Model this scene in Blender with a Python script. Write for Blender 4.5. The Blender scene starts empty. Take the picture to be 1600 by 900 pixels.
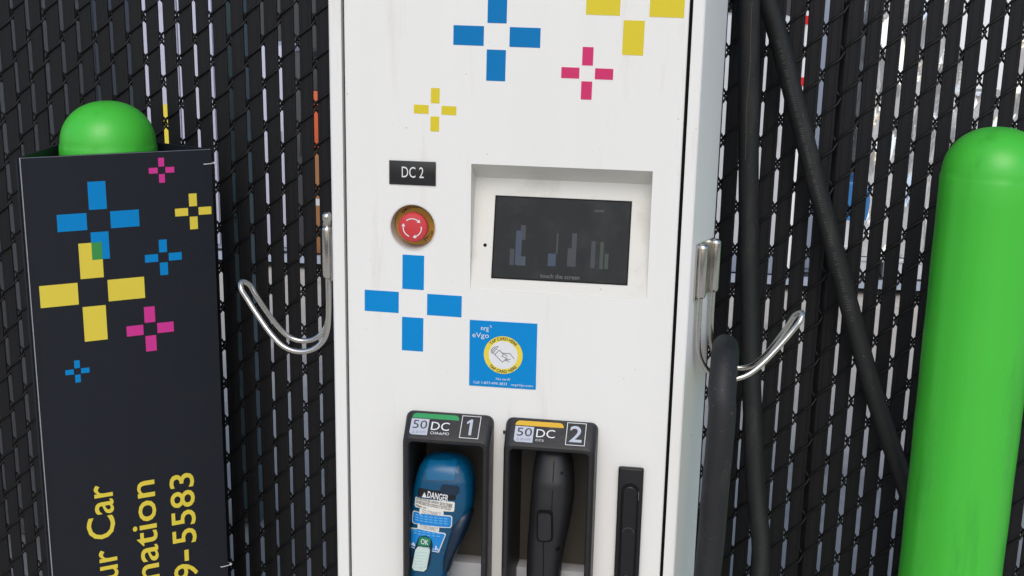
import bpy, bmesh, math, random
from mathutils import Vector, Matrix
random.seed(7)
scene = bpy.context.scene
COL = scene.collection

# ------------------------------------------------------------------ camera
FPX, CAMZ = 1942.0, 1.61                       # focal length in photo pixels (1600 wide), eye height
PITCH, ROLL, YAW = math.radians(14.18), math.radians(1.12), math.radians(8.16)
head = Vector((-math.sin(YAW), math.cos(YAW), 0)); side = Vector((math.cos(YAW), math.sin(YAW), 0)); ZUP = Vector((0, 0, 1))
FW = head * math.cos(PITCH) - ZUP * math.sin(PITCH)
up0 = head * math.sin(PITCH) + ZUP * math.cos(PITCH)
RT = side * math.cos(ROLL) + up0 * math.sin(ROLL)
UP = -side * math.sin(ROLL) + up0 * math.cos(ROLL)
CAM = Vector((0, 0, CAMZ))
cd = bpy.data.cameras.new('camera'); cam = bpy.data.objects.new('camera', cd); COL.objects.link(cam)
cd.sensor_width = 36; cd.lens = FPX / 1600 * 36; cd.clip_start = .05; cd.clip_end = 1000
cam.matrix_world = Matrix(((RT.x, UP.x, -FW.x, CAM.x), (RT.y, UP.y, -FW.y, CAM.y), (RT.z, UP.z, -FW.z, CAM.z), (0, 0, 0, 1)))
scene.camera = cam

# ------------------------------------------------------------------ light
SUN_AZ, SUN_EL = math.radians(177), math.radians(44)      # azimuth from +Y, clockwise: behind the camera, to its left
w = bpy.data.worlds.new('World'); scene.world = w; w.use_nodes = True
nt = w.node_tree; bg = nt.nodes['Background']
sky = nt.nodes.new('ShaderNodeTexSky'); sky.sky_type = 'NISHITA'; sky.sun_disc = False
sky.sun_elevation = SUN_EL; sky.sun_rotation = SUN_AZ; sky.dust_density = 1.7; sky.air_density = 1.0
nt.links.new(sky.outputs[0], bg.inputs[0]); bg.inputs[1].default_value = 0.15
sd = bpy.data.lights.new('sun', 'SUN'); so = bpy.data.objects.new('sun', sd); COL.objects.link(so)
sd.energy = 1.05; sd.angle = math.radians(40); sd.color = (1, .93, .83)
tosun = Vector((math.sin(SUN_AZ) * math.cos(SUN_EL), math.cos(SUN_AZ) * math.cos(SUN_EL), math.sin(SUN_EL)))
so.rotation_euler = tosun.to_track_quat('Z', 'Y').to_euler(); so.location = (-3, -5, 8)
scene.view_settings.view_transform = 'Standard'; scene.view_settings.look = 'None'
scene.view_settings.exposure = 0.17; scene.view_settings.gamma = 1.0

# ------------------------------------------------------------------ helpers
def ray(x, y): return RT * ((x - 800) / FPX) - UP * ((y - 450) / FPX) + FW
def P(x, y, Y):                                   # photo pixel -> point on the vertical plane y = Y
    d = ray(x, y); return CAM + d * (Y / d.y)

class Plane:
    def __init__(s, O, U, V):
        s.O, s.U, s.V = Vector(O), Vector(U).normalized(), Vector(V).normalized(); s.N = s.U.cross(s.V).normalized()
    def pt(s, u, v, off=0): return s.O + s.U * u + s.V * v + s.N * off
    def uv(s, x, y):
        d = ray(x, y); p = CAM + d * ((s.O - CAM).dot(s.N) / d.dot(s.N)); p = p - s.O
        return p.dot(s.U), p.dot(s.V)

def s2l(c): return c / 12.92 if c <= .04045 else ((c + .055) / 1.055) ** 2.4
def rgb(r, g, b): return (s2l(r / 255), s2l(g / 255), s2l(b / 255))

MATS = {}
def mat(name, col, rough=.5, metal=0., var=.06, vscale=30., bump=0., bscale=200., rvar=.08, stretch=(1, 1, 1), spec=.5, coat=0., dirt=None, dscale=6., dcov=.62, speck=None, sscale=260., scov=.70):
    m = bpy.data.materials.new(name); m.use_nodes = True; n = m.node_tree; L = n.links
    b = n.nodes['Principled BSDF']
    b.inputs['Metallic'].default_value = metal; b.inputs['Specular IOR Level'].default_value = spec
    b.inputs['Coat Weight'].default_value = coat; b.inputs['Coat Roughness'].default_value = .15
    tc = n.nodes.new('ShaderNodeTexCoord'); mp = n.nodes.new('ShaderNodeMapping'); mp.inputs['Scale'].default_value = stretch
    L.new(tc.outputs['Object'], mp.inputs[0])
    nz = n.nodes.new('ShaderNodeTexNoise'); nz.inputs['Scale'].default_value = vscale; nz.inputs['Detail'].default_value = 6
    L.new(mp.outputs[0], nz.inputs[0])
    mx = n.nodes.new('ShaderNodeMix'); mx.data_type = 'RGBA'
    mx.inputs[6].default_value = (*[max(0, c * (1 - var)) for c in col], 1); mx.inputs[7].default_value = (*[min(1, c * (1 + var)) for c in col], 1)
    L.new(nz.outputs[0], mx.inputs[0]); out = mx.outputs[2]
    if dirt:
        n2 = n.nodes.new('ShaderNodeTexNoise'); n2.inputs['Scale'].default_value = dscale; n2.inputs['Detail'].default_value = 8; n2.inputs['Roughness'].default_value = .65
        L.new(mp.outputs[0], n2.inputs[0])
        rp = n.nodes.new('ShaderNodeMapRange'); rp.inputs[1].default_value = dcov; rp.inputs[2].default_value = dcov + .22; L.new(n2.outputs[0], rp.inputs[0])
        m2 = n.nodes.new('ShaderNodeMix'); m2.data_type = 'RGBA'; L.new(rp.outputs[0], m2.inputs[0]); L.new(out, m2.inputs[6]); m2.inputs[7].default_value = (*dirt, 1)
        out = m2.outputs[2]
    if speck:
        n3 = n.nodes.new('ShaderNodeTexNoise'); n3.inputs['Scale'].default_value = sscale; n3.inputs['Detail'].default_value = 1; L.new(tc.outputs['Object'], n3.inputs[0])
        r3 = n.nodes.new('ShaderNodeMapRange'); r3.inputs[1].default_value = scov; r3.inputs[2].default_value = scov + .04; L.new(n3.outputs[0], r3.inputs[0])
        m3 = n.nodes.new('ShaderNodeMix'); m3.data_type = 'RGBA'; L.new(r3.outputs[0], m3.inputs[0]); L.new(out, m3.inputs[6]); m3.inputs[7].default_value = (*speck, 1); out = m3.outputs[2]
    L.new(out, b.inputs['Base Color'])
    mr = n.nodes.new('ShaderNodeMapRange'); mr.inputs[3].default_value = max(.02, rough - rvar); mr.inputs[4].default_value = min(1, rough + rvar)
    L.new(nz.outputs[0], mr.inputs[0]); L.new(mr.outputs[0], b.inputs['Roughness'])
    if bump:
        nb = n.nodes.new('ShaderNodeTexNoise'); nb.inputs['Scale'].default_value = bscale; nb.inputs['Detail'].default_value = 4
        L.new(mp.outputs[0], nb.inputs[0])
        bp = n.nodes.new('ShaderNodeBump'); bp.inputs['Strength'].default_value = bump; bp.inputs['Distance'].default_value = .002
        L.new(nb.outputs[0], bp.inputs['Height']); L.new(bp.outputs[0], b.inputs['Normal'])
    MATS[name] = m; return m

def emit(name, col, e):
    m = mat(name, col, .4); b = m.node_tree.nodes['Principled BSDF']
    b.inputs['Emission Color'].default_value = (*col, 1); b.inputs['Emission Strength'].default_value = e; return m

mat('white_paint', (.80, .795, .765), .40, var=.03, vscale=9, bump=.06, bscale=900, stretch=(1.6, 1.6, .16), dirt=(.62, .60, .55), dscale=11, dcov=.585, speck=(.28, .25, .21), sscale=150, scov=.80)
mat('bezel_paint', (.70, .69, .645), .55, var=.03, vscale=12, bump=.05, bscale=900, dirt=(.54, .52, .455), dscale=9, dcov=.54, speck=(.3, .26, .2), sscale=170, scov=.80)
mat('gasket', (.004, .004, .0045), .7, spec=.2)
mat('blue_vinyl', rgb(0, 132, 201), .5, var=.03, vscale=14, spec=.2)
mat('blue_deep', rgb(0, 115, 178), .5, var=.03, vscale=14, spec=.2)
mat('yellow_vinyl', rgb(216, 196, 44), .4, var=.03, vscale=14, spec=.4)
mat('pink_vinyl', rgb(203, 46, 104), .4, var=.03, vscale=14, spec=.4)
mat('sign_yellow', rgb(226, 206, 70), .45, var=.03, vscale=14, spec=.4)
mat('sign_pink', rgb(208, 52, 146), .45, var=.03, vscale=14, spec=.4)
mat('sign_green', rgb(58, 146, 72), .45, var=.03, vscale=14, spec=.4)
mat('sign_black', (.0115, .0142, .0210), .45, var=.14, vscale=160, bump=.12, bscale=1400, spec=.28, dirt=(.0145, .0168, .023), dscale=14, dcov=.56, speck=(.09, .09, .095), sscale=190, scov=.80)
mat('plate_black', (.016, .016, .017), .35, var=.1)
mat('print_white', (.72, .73, .74), .5, var=.02)
mat('print_grey', (.46, .49, .56), .4, var=.04, vscale=60)
mat('print_dark', (.03, .03, .035), .5)
mat('print_mid', (.22, .24, .28), .5)
mat('plastic_black', (.0125, .0125, .0135), .45, var=.15, vscale=40, bump=.15, bscale=1200, dirt=(.05, .047, .042), dscale=26, dcov=.58)
mat('plastic_satin', (.0105, .0108, .0125), .4, spec=.35, var=.15, vscale=25, bump=.08, bscale=1500, dirt=(.035, .034, .032), dscale=30, dcov=.6)
mat('connector_black', (.0145, .0145, .016), .46, var=.12, vscale=40, bump=.1, bscale=1500)
mat('connector_highlight', rgb(10, 92, 134), .26, var=.1, vscale=22, spec=.4)  # lighter copy of the plug blue, with the highlight put into the colour
mat('connector_blue', rgb(0, 74, 110), .3, var=.14, vscale=22, bump=.06, bscale=700, coat=.25, rvar=.12, dirt=rgb(40, 84, 112), dscale=40, dcov=.64)
mat('connector_navy', rgb(10, 36, 58), .4, var=.12, vscale=30)
mat('label_blue', rgb(20, 130, 205), .45, var=.03)
mat('label_line', rgb(110, 180, 225), .5)
mat('label_cream', (.74, .72, .66), .5, var=.03)
mat('lever_cream', rgb(196, 214, 208), .45, var=.04, dirt=(.45, .46, .42), dscale=60, dcov=.6)
mat('ok_green', rgb(16, 128, 92), .4)
mat('bar_green', rgb(42, 148, 84), .4, var=.05)
mat('bar_yellow', rgb(214, 170, 40), .4, var=.05)
mat('plate_tan', rgb(76, 72, 65), .55, metal=.15, var=.12, vscale=40, dirt=rgb(78, 72, 64), dscale=24, dcov=.52)
mat('plate_pale', rgb(196, 198, 202), .5, var=.04)
mat('steel', (.62, .60, .56), .2, metal=1., var=.08, vscale=60, rvar=.1, bump=.05, bscale=500, dirt=(.30, .20, .11), dscale=55, dcov=.66)
mat('zinc', (.6, .6, .6), .3, metal=1.)
mat('button_red', rgb(200, 58, 64), .38, var=.06)
mat('button_ring', rgb(208, 156, 62), .5, var=.12, vscale=60)
mat('collar_grey', rgb(206, 204, 200), .42, var=.1)
mat('glass_dark', (.010, .0105, .010), .2, spec=.25, var=.3, vscale=14, rvar=.1, dirt=(.022, .023, .021), dscale=18, dcov=.5)
mat('green_plastic', rgb(70, 190, 58), .34, var=.05, vscale=5, bump=.14, bscale=420, rvar=.07, dirt=rgb(52, 158, 48), dscale=9, dcov=.54, stretch=(1.3, 1.3, .25), speck=rgb(40, 110, 40), sscale=130, scov=.80)
mat('rubber', (.0105, .011, .012), .6, var=.25, vscale=30, bump=.2, bscale=700, stretch=(1, 1, .3), dirt=(.032, .031, .029), dscale=25, dcov=.52, speck=(.08, .078, .07), sscale=240, scov=.72)
mat('cable_print', (.10, .10, .104), .7)
mat('tan_seam', (.10, .08, .055), .7)
mat('slat_black', (.0088, .0092, .0110), .5, spec=.24, speck=(.05, .05, .05), sscale=220, scov=.79, var=.2, vscale=18, bump=.25, bscale=160, stretch=(6, 6, .25), rvar=.1)
mat('wire_black', (.0035, .0035, .004), .5, spec=.3, var=.2)
mat('post_black', (.014, .014, .015), .42, var=.15)
mat('concrete', (.54, .50, .435), .85, var=.16, vscale=3.5, bump=.5, bscale=90, dirt=(.24, .235, .225), dscale=1.3, dcov=.52)
mat('asphalt', (.055, .055, .057), .9, var=.3, vscale=120, bump=.6, bscale=180)
mat('cabinet_pale', rgb(186, 187, 205), .45, var=.04, vscale=6, dirt=rgb(160, 160, 170), dscale=5)
mat('cabinet_grey', rgb(132, 134, 138), .55, var=.1, vscale=5)
mat('cabinet_teal', rgb(84, 108, 114), .5, var=.1, vscale=6)
mat('cabinet_dark', rgb(58, 60, 63), .55, var=.12, vscale=5)
mat('cabinet_slate', rgb(132, 142, 158), .5, var=.06, vscale=5)
mat('platform_trim', rgb(166, 176, 194), .35, metal=.2, var=.06)
mat('platform_dark', (.03, .03, .032), .7)
mat('carton', rgb(150, 104, 66), .8, var=.1)
mat('orange_plastic', rgb(205, 92, 52), .5, var=.06)
mat('navy_plastic', rgb(26, 52, 98), .5, var=.1)
mat('drum_blue', rgb(52, 118, 178), .4, var=.06)
mat('red_plastic', rgb(214, 36, 36), .4)
mat('wrap', (.95, .95, .94), .12, metal=.7, var=.15, vscale=5, bump=.2, bscale=40, spec=.8)
mat('white_panel', (.86, .87, .88), .4, var=.02)
mat('wall_panel', rgb(64, 65, 68), .6, var=.12, vscale=2)

def setp(o, label=None, cat=None, group=None, kind=None):
    if label: o['label'] = label
    if cat: o['category'] = cat
    if group: o['group'] = group
    if kind: o['kind'] = kind
    return o
def empty(name, loc, label, cat, group=None):
    o = bpy.data.objects.new(name, None); COL.objects.link(o); o.location = loc; o.empty_display_size = .1
    return setp(o, label, cat, group)
def link(name, me, m, parent=None, smooth=False, angle=None):
    if m and not me.materials: me.materials.append(MATS[m])
    if smooth:
        for p in me.polygons: p.use_smooth = True
        if angle:
            try: me.set_sharp_from_angle(angle=math.radians(angle))
            except Exception: pass
    o = bpy.data.objects.new(name, me); COL.objects.link(o)
    if parent:
        o.parent = parent
        q = parent; off = Vector((0, 0, 0))
        while q: off += q.location; q = q.parent
        o.location = -off                       # geometry is written in world coordinates
    return o
def raw(name, verts, faces, m, parent=None, smooth=False, angle=None):
    me = bpy.data.meshes.new(name); me.from_pydata([tuple(v) for v in verts], [], faces); me.validate(); me.update()
    return link(name, me, m, parent, smooth, angle)
def from_bm(name, bm, m, parent=None, smooth=False, angle=None):
    bmesh.ops.recalc_face_normals(bm, faces=bm.faces)
    me = bpy.data.meshes.new(name); bm.to_mesh(me); bm.free(); return link(name, me, m, parent, smooth, angle)
def bm_box(bm, c0, c1, bev=0, seg=2, M=None):
    x0, y0, z0 = c0; x1, y1, z1 = c1
    r = bmesh.ops.create_cube(bm, size=1)
    vs = r['verts']
    for v in vs: v.co = Vector((x0 + (v.co.x + .5) * (x1 - x0), y0 + (v.co.y + .5) * (y1 - y0), z0 + (v.co.z + .5) * (z1 - z0)))
    if M:
        for v in vs: v.co = M @ v.co
    if bev:
        es = list({e for v in vs for e in v.link_edges})
        bmesh.ops.bevel(bm, geom=es, offset=bev, segments=seg, profile=.5, affect='EDGES')
def box(name, c0, c1, m, parent=None, bev=0, seg=2):
    bm = bmesh.new(); bm_box(bm, c0, c1, bev, seg); return from_bm(name, bm, m, parent, smooth=bev > 0, angle=40)
def smooth_path(pts, n=8):
    pts = [Vector(p) for p in pts]; out = []
    for i in range(len(pts) - 1):
        p0 = pts[max(0, i - 1)]; p1 = pts[i]; p2 = pts[i + 1]; p3 = pts[min(len(pts) - 1, i + 2)]
        for k in range(n):
            t = k / n; t2 = t * t; t3 = t2 * t
            out.append(.5 * ((2 * p1) + (p2 - p0) * t + (2 * p0 - 5 * p1 + 4 * p2 - p3) * t2 + (3 * p1 - p0 - 3 * p2 + p3) * t3))
    out.append(pts[-1]); return out
def tube_data(pts, r, sides=12, cap=True):
    vs, fs = [], []; n = len(pts); up = Vector((0.13, 0.97, .2)); fr = None
    for i, p in enumerate(pts):
        t = (pts[min(n - 1, i + 1)] - pts[max(0, i - 1)]).normalized()
        if fr is None: fr = (up - t * up.dot(t)).normalized()
        else: fr = (fr - t * fr.dot(t)).normalized()
        b = t.cross(fr); rr = r(i / (n - 1)) if callable(r) else r
        for k in range(sides):
            a = 2 * math.pi * k / sides; vs.append(p + (fr * math.cos(a) + b * math.sin(a)) * rr)
    for i in range(n - 1):
        for k in range(sides):
            a = i * sides + k; b_ = i * sides + (k + 1) % sides; fs.append((a, b_, b_ + sides, a + sides))
    if cap: fs.append(tuple(range(sides))[::-1]); fs.append(tuple(range((n - 1) * sides, n * sides)))
    return vs, fs
def tube(name, pts, r, m, parent=None, sides=12):
    vs, fs = tube_data(pts, r, sides); return raw(name, vs, fs, m, parent, True, 60)
def rrect(x0, z0, x1, z1, r, n=5, rs=None):
    rs = rs or (r, r, r, r); out = []                       # counter-clockwise from bottom-left corner
    for (cx, cz, a0, rr) in ((x0, z0, 180, rs[0]), (x1, z0, 270, rs[1]), (x1, z1, 0, rs[2]), (x0, z1, 90, rs[3])):
        sx = 1 if cx == x0 else -1; sz = 1 if cz == z0 else -1
        for k in range(n + 1):
            a = math.radians(a0 + 90 * k / n); out.append((cx + sx * rr + rr * math.cos(a), cz + sz * rr + rr * math.sin(a)))
    return out
def decal(name, plane, polys, m, parent=None, th=.0005, off=0.0):
    vs, fs = [], []
    for poly in polys:
        a = sum(poly[i][0] * poly[(i + 1) % len(poly)][1] - poly[(i + 1) % len(poly)][0] * poly[i][1] for i in range(len(poly)))
        if a < 0: poly = poly[::-1]
        n = len(poly); s = len(vs)
        vs += [plane.pt(u, v, off) for u, v in poly] + [plane.pt(u, v, off + th) for u, v in poly]
        fs.append(tuple(range(s + n, s + 2 * n)))
        fs += [(s + i, s + (i + 1) % n, s + n + (i + 1) % n, s + n + i) for i in range(n)]
    return raw(name, vs, fs, m, parent)
def rect(u0, v0, u1, v1): return [(u0, v0), (u1, v0), (u1, v1), (u0, v1)]
def cross_polys(cu, cv, inner, outer, hw, rot=0):
    ps = [rect(-outer, -hw, -inner, hw), rect(inner, -hw, outer, hw), rect(-hw, -outer, hw, -inner), rect(-hw, inner, hw, outer)]
    c, s = math.cos(math.radians(rot)), math.sin(math.radians(rot))
    return [[(cu + u * c - v * s, cv + u * s + v * c) for u, v in p] for p in ps]
def ring_poly(cu, cv, r0, r1, a0, a1, n=24):
    o = [(cu + r1 * math.cos(a0 + (a1 - a0) * k / n), cv + r1 * math.sin(a0 + (a1 - a0) * k / n)) for k in range(n + 1)]
    i = [(cu + r0 * math.cos(a0 + (a1 - a0) * k / n), cv + r0 * math.sin(a0 + (a1 - a0) * k / n)) for k in range(n, -1, -1)]
    return o + i
def strip_quads(poly_pts, wd):                                   # polyline -> list of quads of width wd
    out = []
    for (a, b) in zip(poly_pts[:-1], poly_pts[1:]):
        d = Vector((b[0] - a[0], b[1] - a[1])); l = d.length
        if l == 0: continue
        n = Vector((-d.y, d.x)) / l * wd / 2; e = d / l * wd * .3
        out.append([(a[0] - e.x - n.x, a[1] - e.y - n.y), (b[0] + e.x - n.x, b[1] + e.y - n.y), (b[0] + e.x + n.x, b[1] + e.y + n.y), (a[0] - e.x + n.x, a[1] - e.y + n.y)])
    return out
_txt = {}
def text_geo(s, bold=0.0):
    if (s, bold) not in _txt:
        c = bpy.data.curves.new('t', 'FONT'); c.body = s; c.size = 1; c.resolution_u = 3; c.offset = bold
        o = bpy.data.objects.new('t', c); COL.objects.link(o); dg = bpy.context.evaluated_depsgraph_get()
        me = bpy.data.meshes.new_from_object(o.evaluated_get(dg))
        _txt[(s, bold)] = ([tuple(v.co) for v in me.vertices], [tuple(p.vertices) for p in me.polygons])
        bpy.data.objects.remove(o); bpy.data.curves.remove(c); bpy.data.meshes.remove(me)
    return _txt[(s, bold)]
def text_on(name, s, fn, box4, m, parent, bold=0.0):
    """letters fitted to the box (u0,v0,u1,v1); fn maps (u,v) to a point"""
    vs, fs = text_geo(s, bold); xs = [v[0] for v in vs]; ys = [v[1] for v in vs]
    x0, x1, y0, y1 = min(xs), max(xs), min(ys), max(ys); u0, v0, u1, v1 = box4
    return raw(name, [fn(u0 + (v[0] - x0) / (x1 - x0) * (u1 - u0), v0 + (v[1] - y0) / (y1 - y0) * (v1 - v0)) for v in vs], fs, m, parent)
def text_pl(name, s, plane, box4, m, parent, off=.0008, bold=0.0):
    return text_on(name, s, lambda u, v: plane.pt(u, v, off), box4, m, parent, bold)
def text_arc(name, s, plane, cu, cv, r, a_mid, hgt, span, m, parent, off, inward=False, bold=.0):
    vs, fs = text_geo(s, bold); xs = [v[0] for v in vs]; ys = [v[1] for v in vs]
    x0, x1 = min(xs), max(xs); y0, y1 = min(ys), max(ys)
    def f(v):
        t = (v[0] - x0) / (x1 - x0) - .5; h = (v[1] - y0) / (y1 - y0) * hgt
        if not inward: a = a_mid - t * span; rr = r + h
        else: a = a_mid + t * span; rr = r + hgt - h
        return plane.pt(cu + rr * math.cos(a), cv + rr * math.sin(a), off)
    return raw(name, [f(v) for v in vs], fs, m, parent)

# ------------------------------------------------------------------ setting
G = -.12                                           # ground level
setp(raw('ground', [(-150, -150, G), (150, -150, G), (150, 150, G), (-150, 150, G)], [(0, 1, 2, 3)], 'asphalt'), kind='structure')
setp(raw('concrete_pavement', [(-14, -3, G + .004), (14, -3, G + .004), (14, 16, G + .004), (-14, 16, G + .004)], [(0, 1, 2, 3)], 'concrete'), kind='structure')

# ------------------------------------------------------------------ chain-link fence with slats
YF = 2.85; COLS = []
for n in range(-34, 60):
    if n < 0: x = -.968 + .0418 * n
    elif n <= 30: x = -.968 + .0414 * n
    else: x = .274 + .0418 * (n - 30)
    COLS.append((n, x))
fence = empty('chain_link_fence', (-.35, YF, G), 'black chain-link fence with black vertical privacy slats behind the charger', 'fence')
PZ = .10035; YB_, YFR = .0062, -.0062
wp = []
for k in range(0, 25):
    z = k * PZ
    wp += [(-.0034, -.0005, z), (.0056, YFR, z + .0138), (.0418 - .0056, YFR - .0006, z + PZ / 2 - .0138), (.0418 + .0034, .0005, z + PZ / 2), (.0418 - .0056, YB_, z + PZ / 2 + .0138), (.0056, YB_, z + PZ - .0138)]
wpts = [Vector(p) for p in wp]
wv, wf = tube_data(wpts, .0029, 6)
wme = bpy.data.meshes.new('wire'); wme.from_pydata([tuple(v) for v in wv], [], wf); wme.materials.append(MATS['wire_black'])
for p in wme.polygons: p.use_smooth = True
def slat_mesh(hw, k):
    prof = [(-hw, .0), (-hw + .0014, -.0030), (-hw * .62, -.0037), (-hw * .5, -.0031), (-hw * .38, -.0037), (hw * .38, -.0037), (hw * .5, -.0031), (hw * .62, -.0037), (hw - .0014, -.0030),
            (hw, 0), (hw - .0014, .003), (-hw + .0014, .003)]
    zs = [.02, .6, 1.2, 1.8, 2.24]; rnd = random.Random(k)
    vs, fs = [], []; n = len(prof)
    for j, z in enumerate(zs):
        dx = rnd.uniform(-.0008, .0008); dy = rnd.uniform(-.0005, .0005)
        vs += [(x + dx, y + dy, z) for x, y in prof]
    for j in range(len(zs) - 1):
        for i in range(n): fs.append((j * n + i, j * n + (i + 1) % n, (j + 1) * n + (i + 1) % n, (j + 1) * n + i))
    fs += [tuple(range(n))[::-1], tuple(range((len(zs) - 1) * n, len(zs) * n))]
    me = bpy.data.meshes.new('slat'); me.from_pydata(vs, [], fs); me.materials.append(MATS['slat_black']); return me
slats = [slat_mesh(.0155 + .0007 * (k % 3), k) for k in range(6)]
for (n, x), (n1, x1) in zip(COLS[:-1], COLS[1:]):
    rise = .0086 * (x + .968) + (PZ / 2 if n % 2 else 0)
    o = bpy.data.objects.new('wire', wme); COL.objects.link(o); o.parent = fence; o.location = (x + .35, random.uniform(-.0006, .0006), .0912 - 2 * PZ - G + rise + .0)
    s = bpy.data.objects.new('slat', slats[random.randrange(6)]); COL.objects.link(s); s.parent = fence
    s.location = ((x + x1) / 2 + .35 + random.uniform(-.0012, .0012), random.uniform(-.0007, .0007), random.uniform(-.006, .006))
    s.rotation_euler = (0, random.uniform(-.0008, .0008), random.uniform(-.03, .03))
for px in (-2.08, .328, 1.45):
    po = tube('post', [Vector((px, YF + .055, G)), Vector((px, YF + .055, 2.2))], .024, 'post_black', fence, 20)
    tube('post_cap', [Vector((px, YF + .055, 2.2)), Vector((px, YF + .055, 2.215)), Vector((px, YF + .055, 2.24))], lambda t: .028 if t < .6 else .008, 'post_black', fence, 20)
tube('top_rail', [Vector((-2.4, YF + .032, 2.14)), Vector((1.6, YF + .032, 2.14))], .019, 'post_black', fence, 16)
tube('tension_wire', [Vector((-2.4, YF + .012, G + .04)), Vector((1.6, YF + .012, G + .04))], .0025, 'wire_black', fence, 6)

# ------------------------------------------------------------------ charging station
YK = 1.868; YD = YK
SX0, SX1, FL, FD, BY = -.5572, .0073, .0346, .12, .78
XL, XR, ZB, ZT = -.5334, -.0153, .02, 1.82
st = empty('charging_station', (-.275, YK + .39, G), 'tall white fast charger cabinet with coloured crosses, touch screen and two plug holsters', 'charger')
door = Plane((0, YK, 0), (1, 0, 0), (0, 0, 1))            # normal points to the viewer
# body shell: front border around the door, flared cheeks, sides, back, top
def body():
    bm = bmesh.new(); top = 1.9; bot = G + .06
    gx0, gx1, gz0, gz1 = XL - .0045, XR + .0052, ZB - .005, ZT + .005
    outer = [(SX0, 0), (SX1, 0), (SX1 + FL, FD), (SX1 + FL, BY), (SX0 - FL, BY), (SX0 - FL, FD)]
    r = .006; c = []
    for i, p in enumerate(outer):                          # rounded vertical corners
        a, b = Vector(outer[i - 1]), Vector(outer[(i + 1) % 6]); p = Vector(p)
        d0 = (a - p).normalized(); d1 = (b - p).normalized(); rr = r if i < 2 else .008
        c.append([p + d0 * rr, p + d0 * rr * .35 + d1 * rr * .08, p + d1 * rr * .35 + d0 * rr * .08, p + d1 * rr])
    ring = [q for grp in c for q in grp]; n = len(ring)
    V = {}
    def vert(x, y, z): return bm.verts.new((x, YK + y, z))
    lo = [vert(q.x, q.y, bot) for q in ring]; hi = [vert(q.x, q.y, top) for q in ring]
    fi = (3, 4)                                            # the front segment goes from ring[3] to ring[4]
    for i in range(n):
        j = (i + 1) % n
        if (i, j) == fi: continue
        bm.faces.new((lo[i], lo[j], hi[j], hi[i]))
    bm.faces.new(hi); bm.faces.new(lo[::-1])
    a, b, c2, d = lo[3], lo[4], hi[4], hi[3]
    h = [vert(gx0, 0, gz0), vert(gx1, 0, gz0), vert(gx1, 0, gz1), vert(gx0, 0, gz1)]
    k = [vert(gx0, .03, gz0), vert(gx1, .03, gz0), vert(gx1, .03, gz1), vert(gx0, .03, gz1)]
    for p, q, r1, s1 in ((a, b, h[1], h[0]), (b, c2, h[2], h[1]), (c2, d, h[3], h[2]), (d, a, h[0], h[3])): bm.faces.new((p, q, r1, s1))
    for i in range(4): bm.faces.new((h[i], h[(i + 1) % 4], k[(i + 1) % 4], k[i]))
    from_bm('body', bm, 'white_paint', st, True, 25)
body()
box('plinth', (SX0 + .01, YK + .03, G + .004), (SX1 - .01, YK + BY - .03, G + .062), 'plastic_black', st, .004)
# door gasket: dark ring seen in the gap
def frame_ring(name, x0, z0, x1, z1, t, y, dep, m, par):
    bm = bmesh.new()
    for c0, c1 in (((x0, z0), (x0 + t, z1)), ((x1 - t, z0), (x1, z1)), ((x0 + t, z0), (x1 - t, z0 + t)), ((x0 + t, z1 - t), (x1 - t, z1))):
        bm_box(bm, (c0[0], y, c0[1]), (c1[0], y + dep, c1[1]))
    return from_bm(name, bm, m, par)
frame_ring('door_gasket', XL - .004, ZB - .0045, XR + .0047, ZT + .0045, .012, YK + .014, .010, 'gasket', st)
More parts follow.
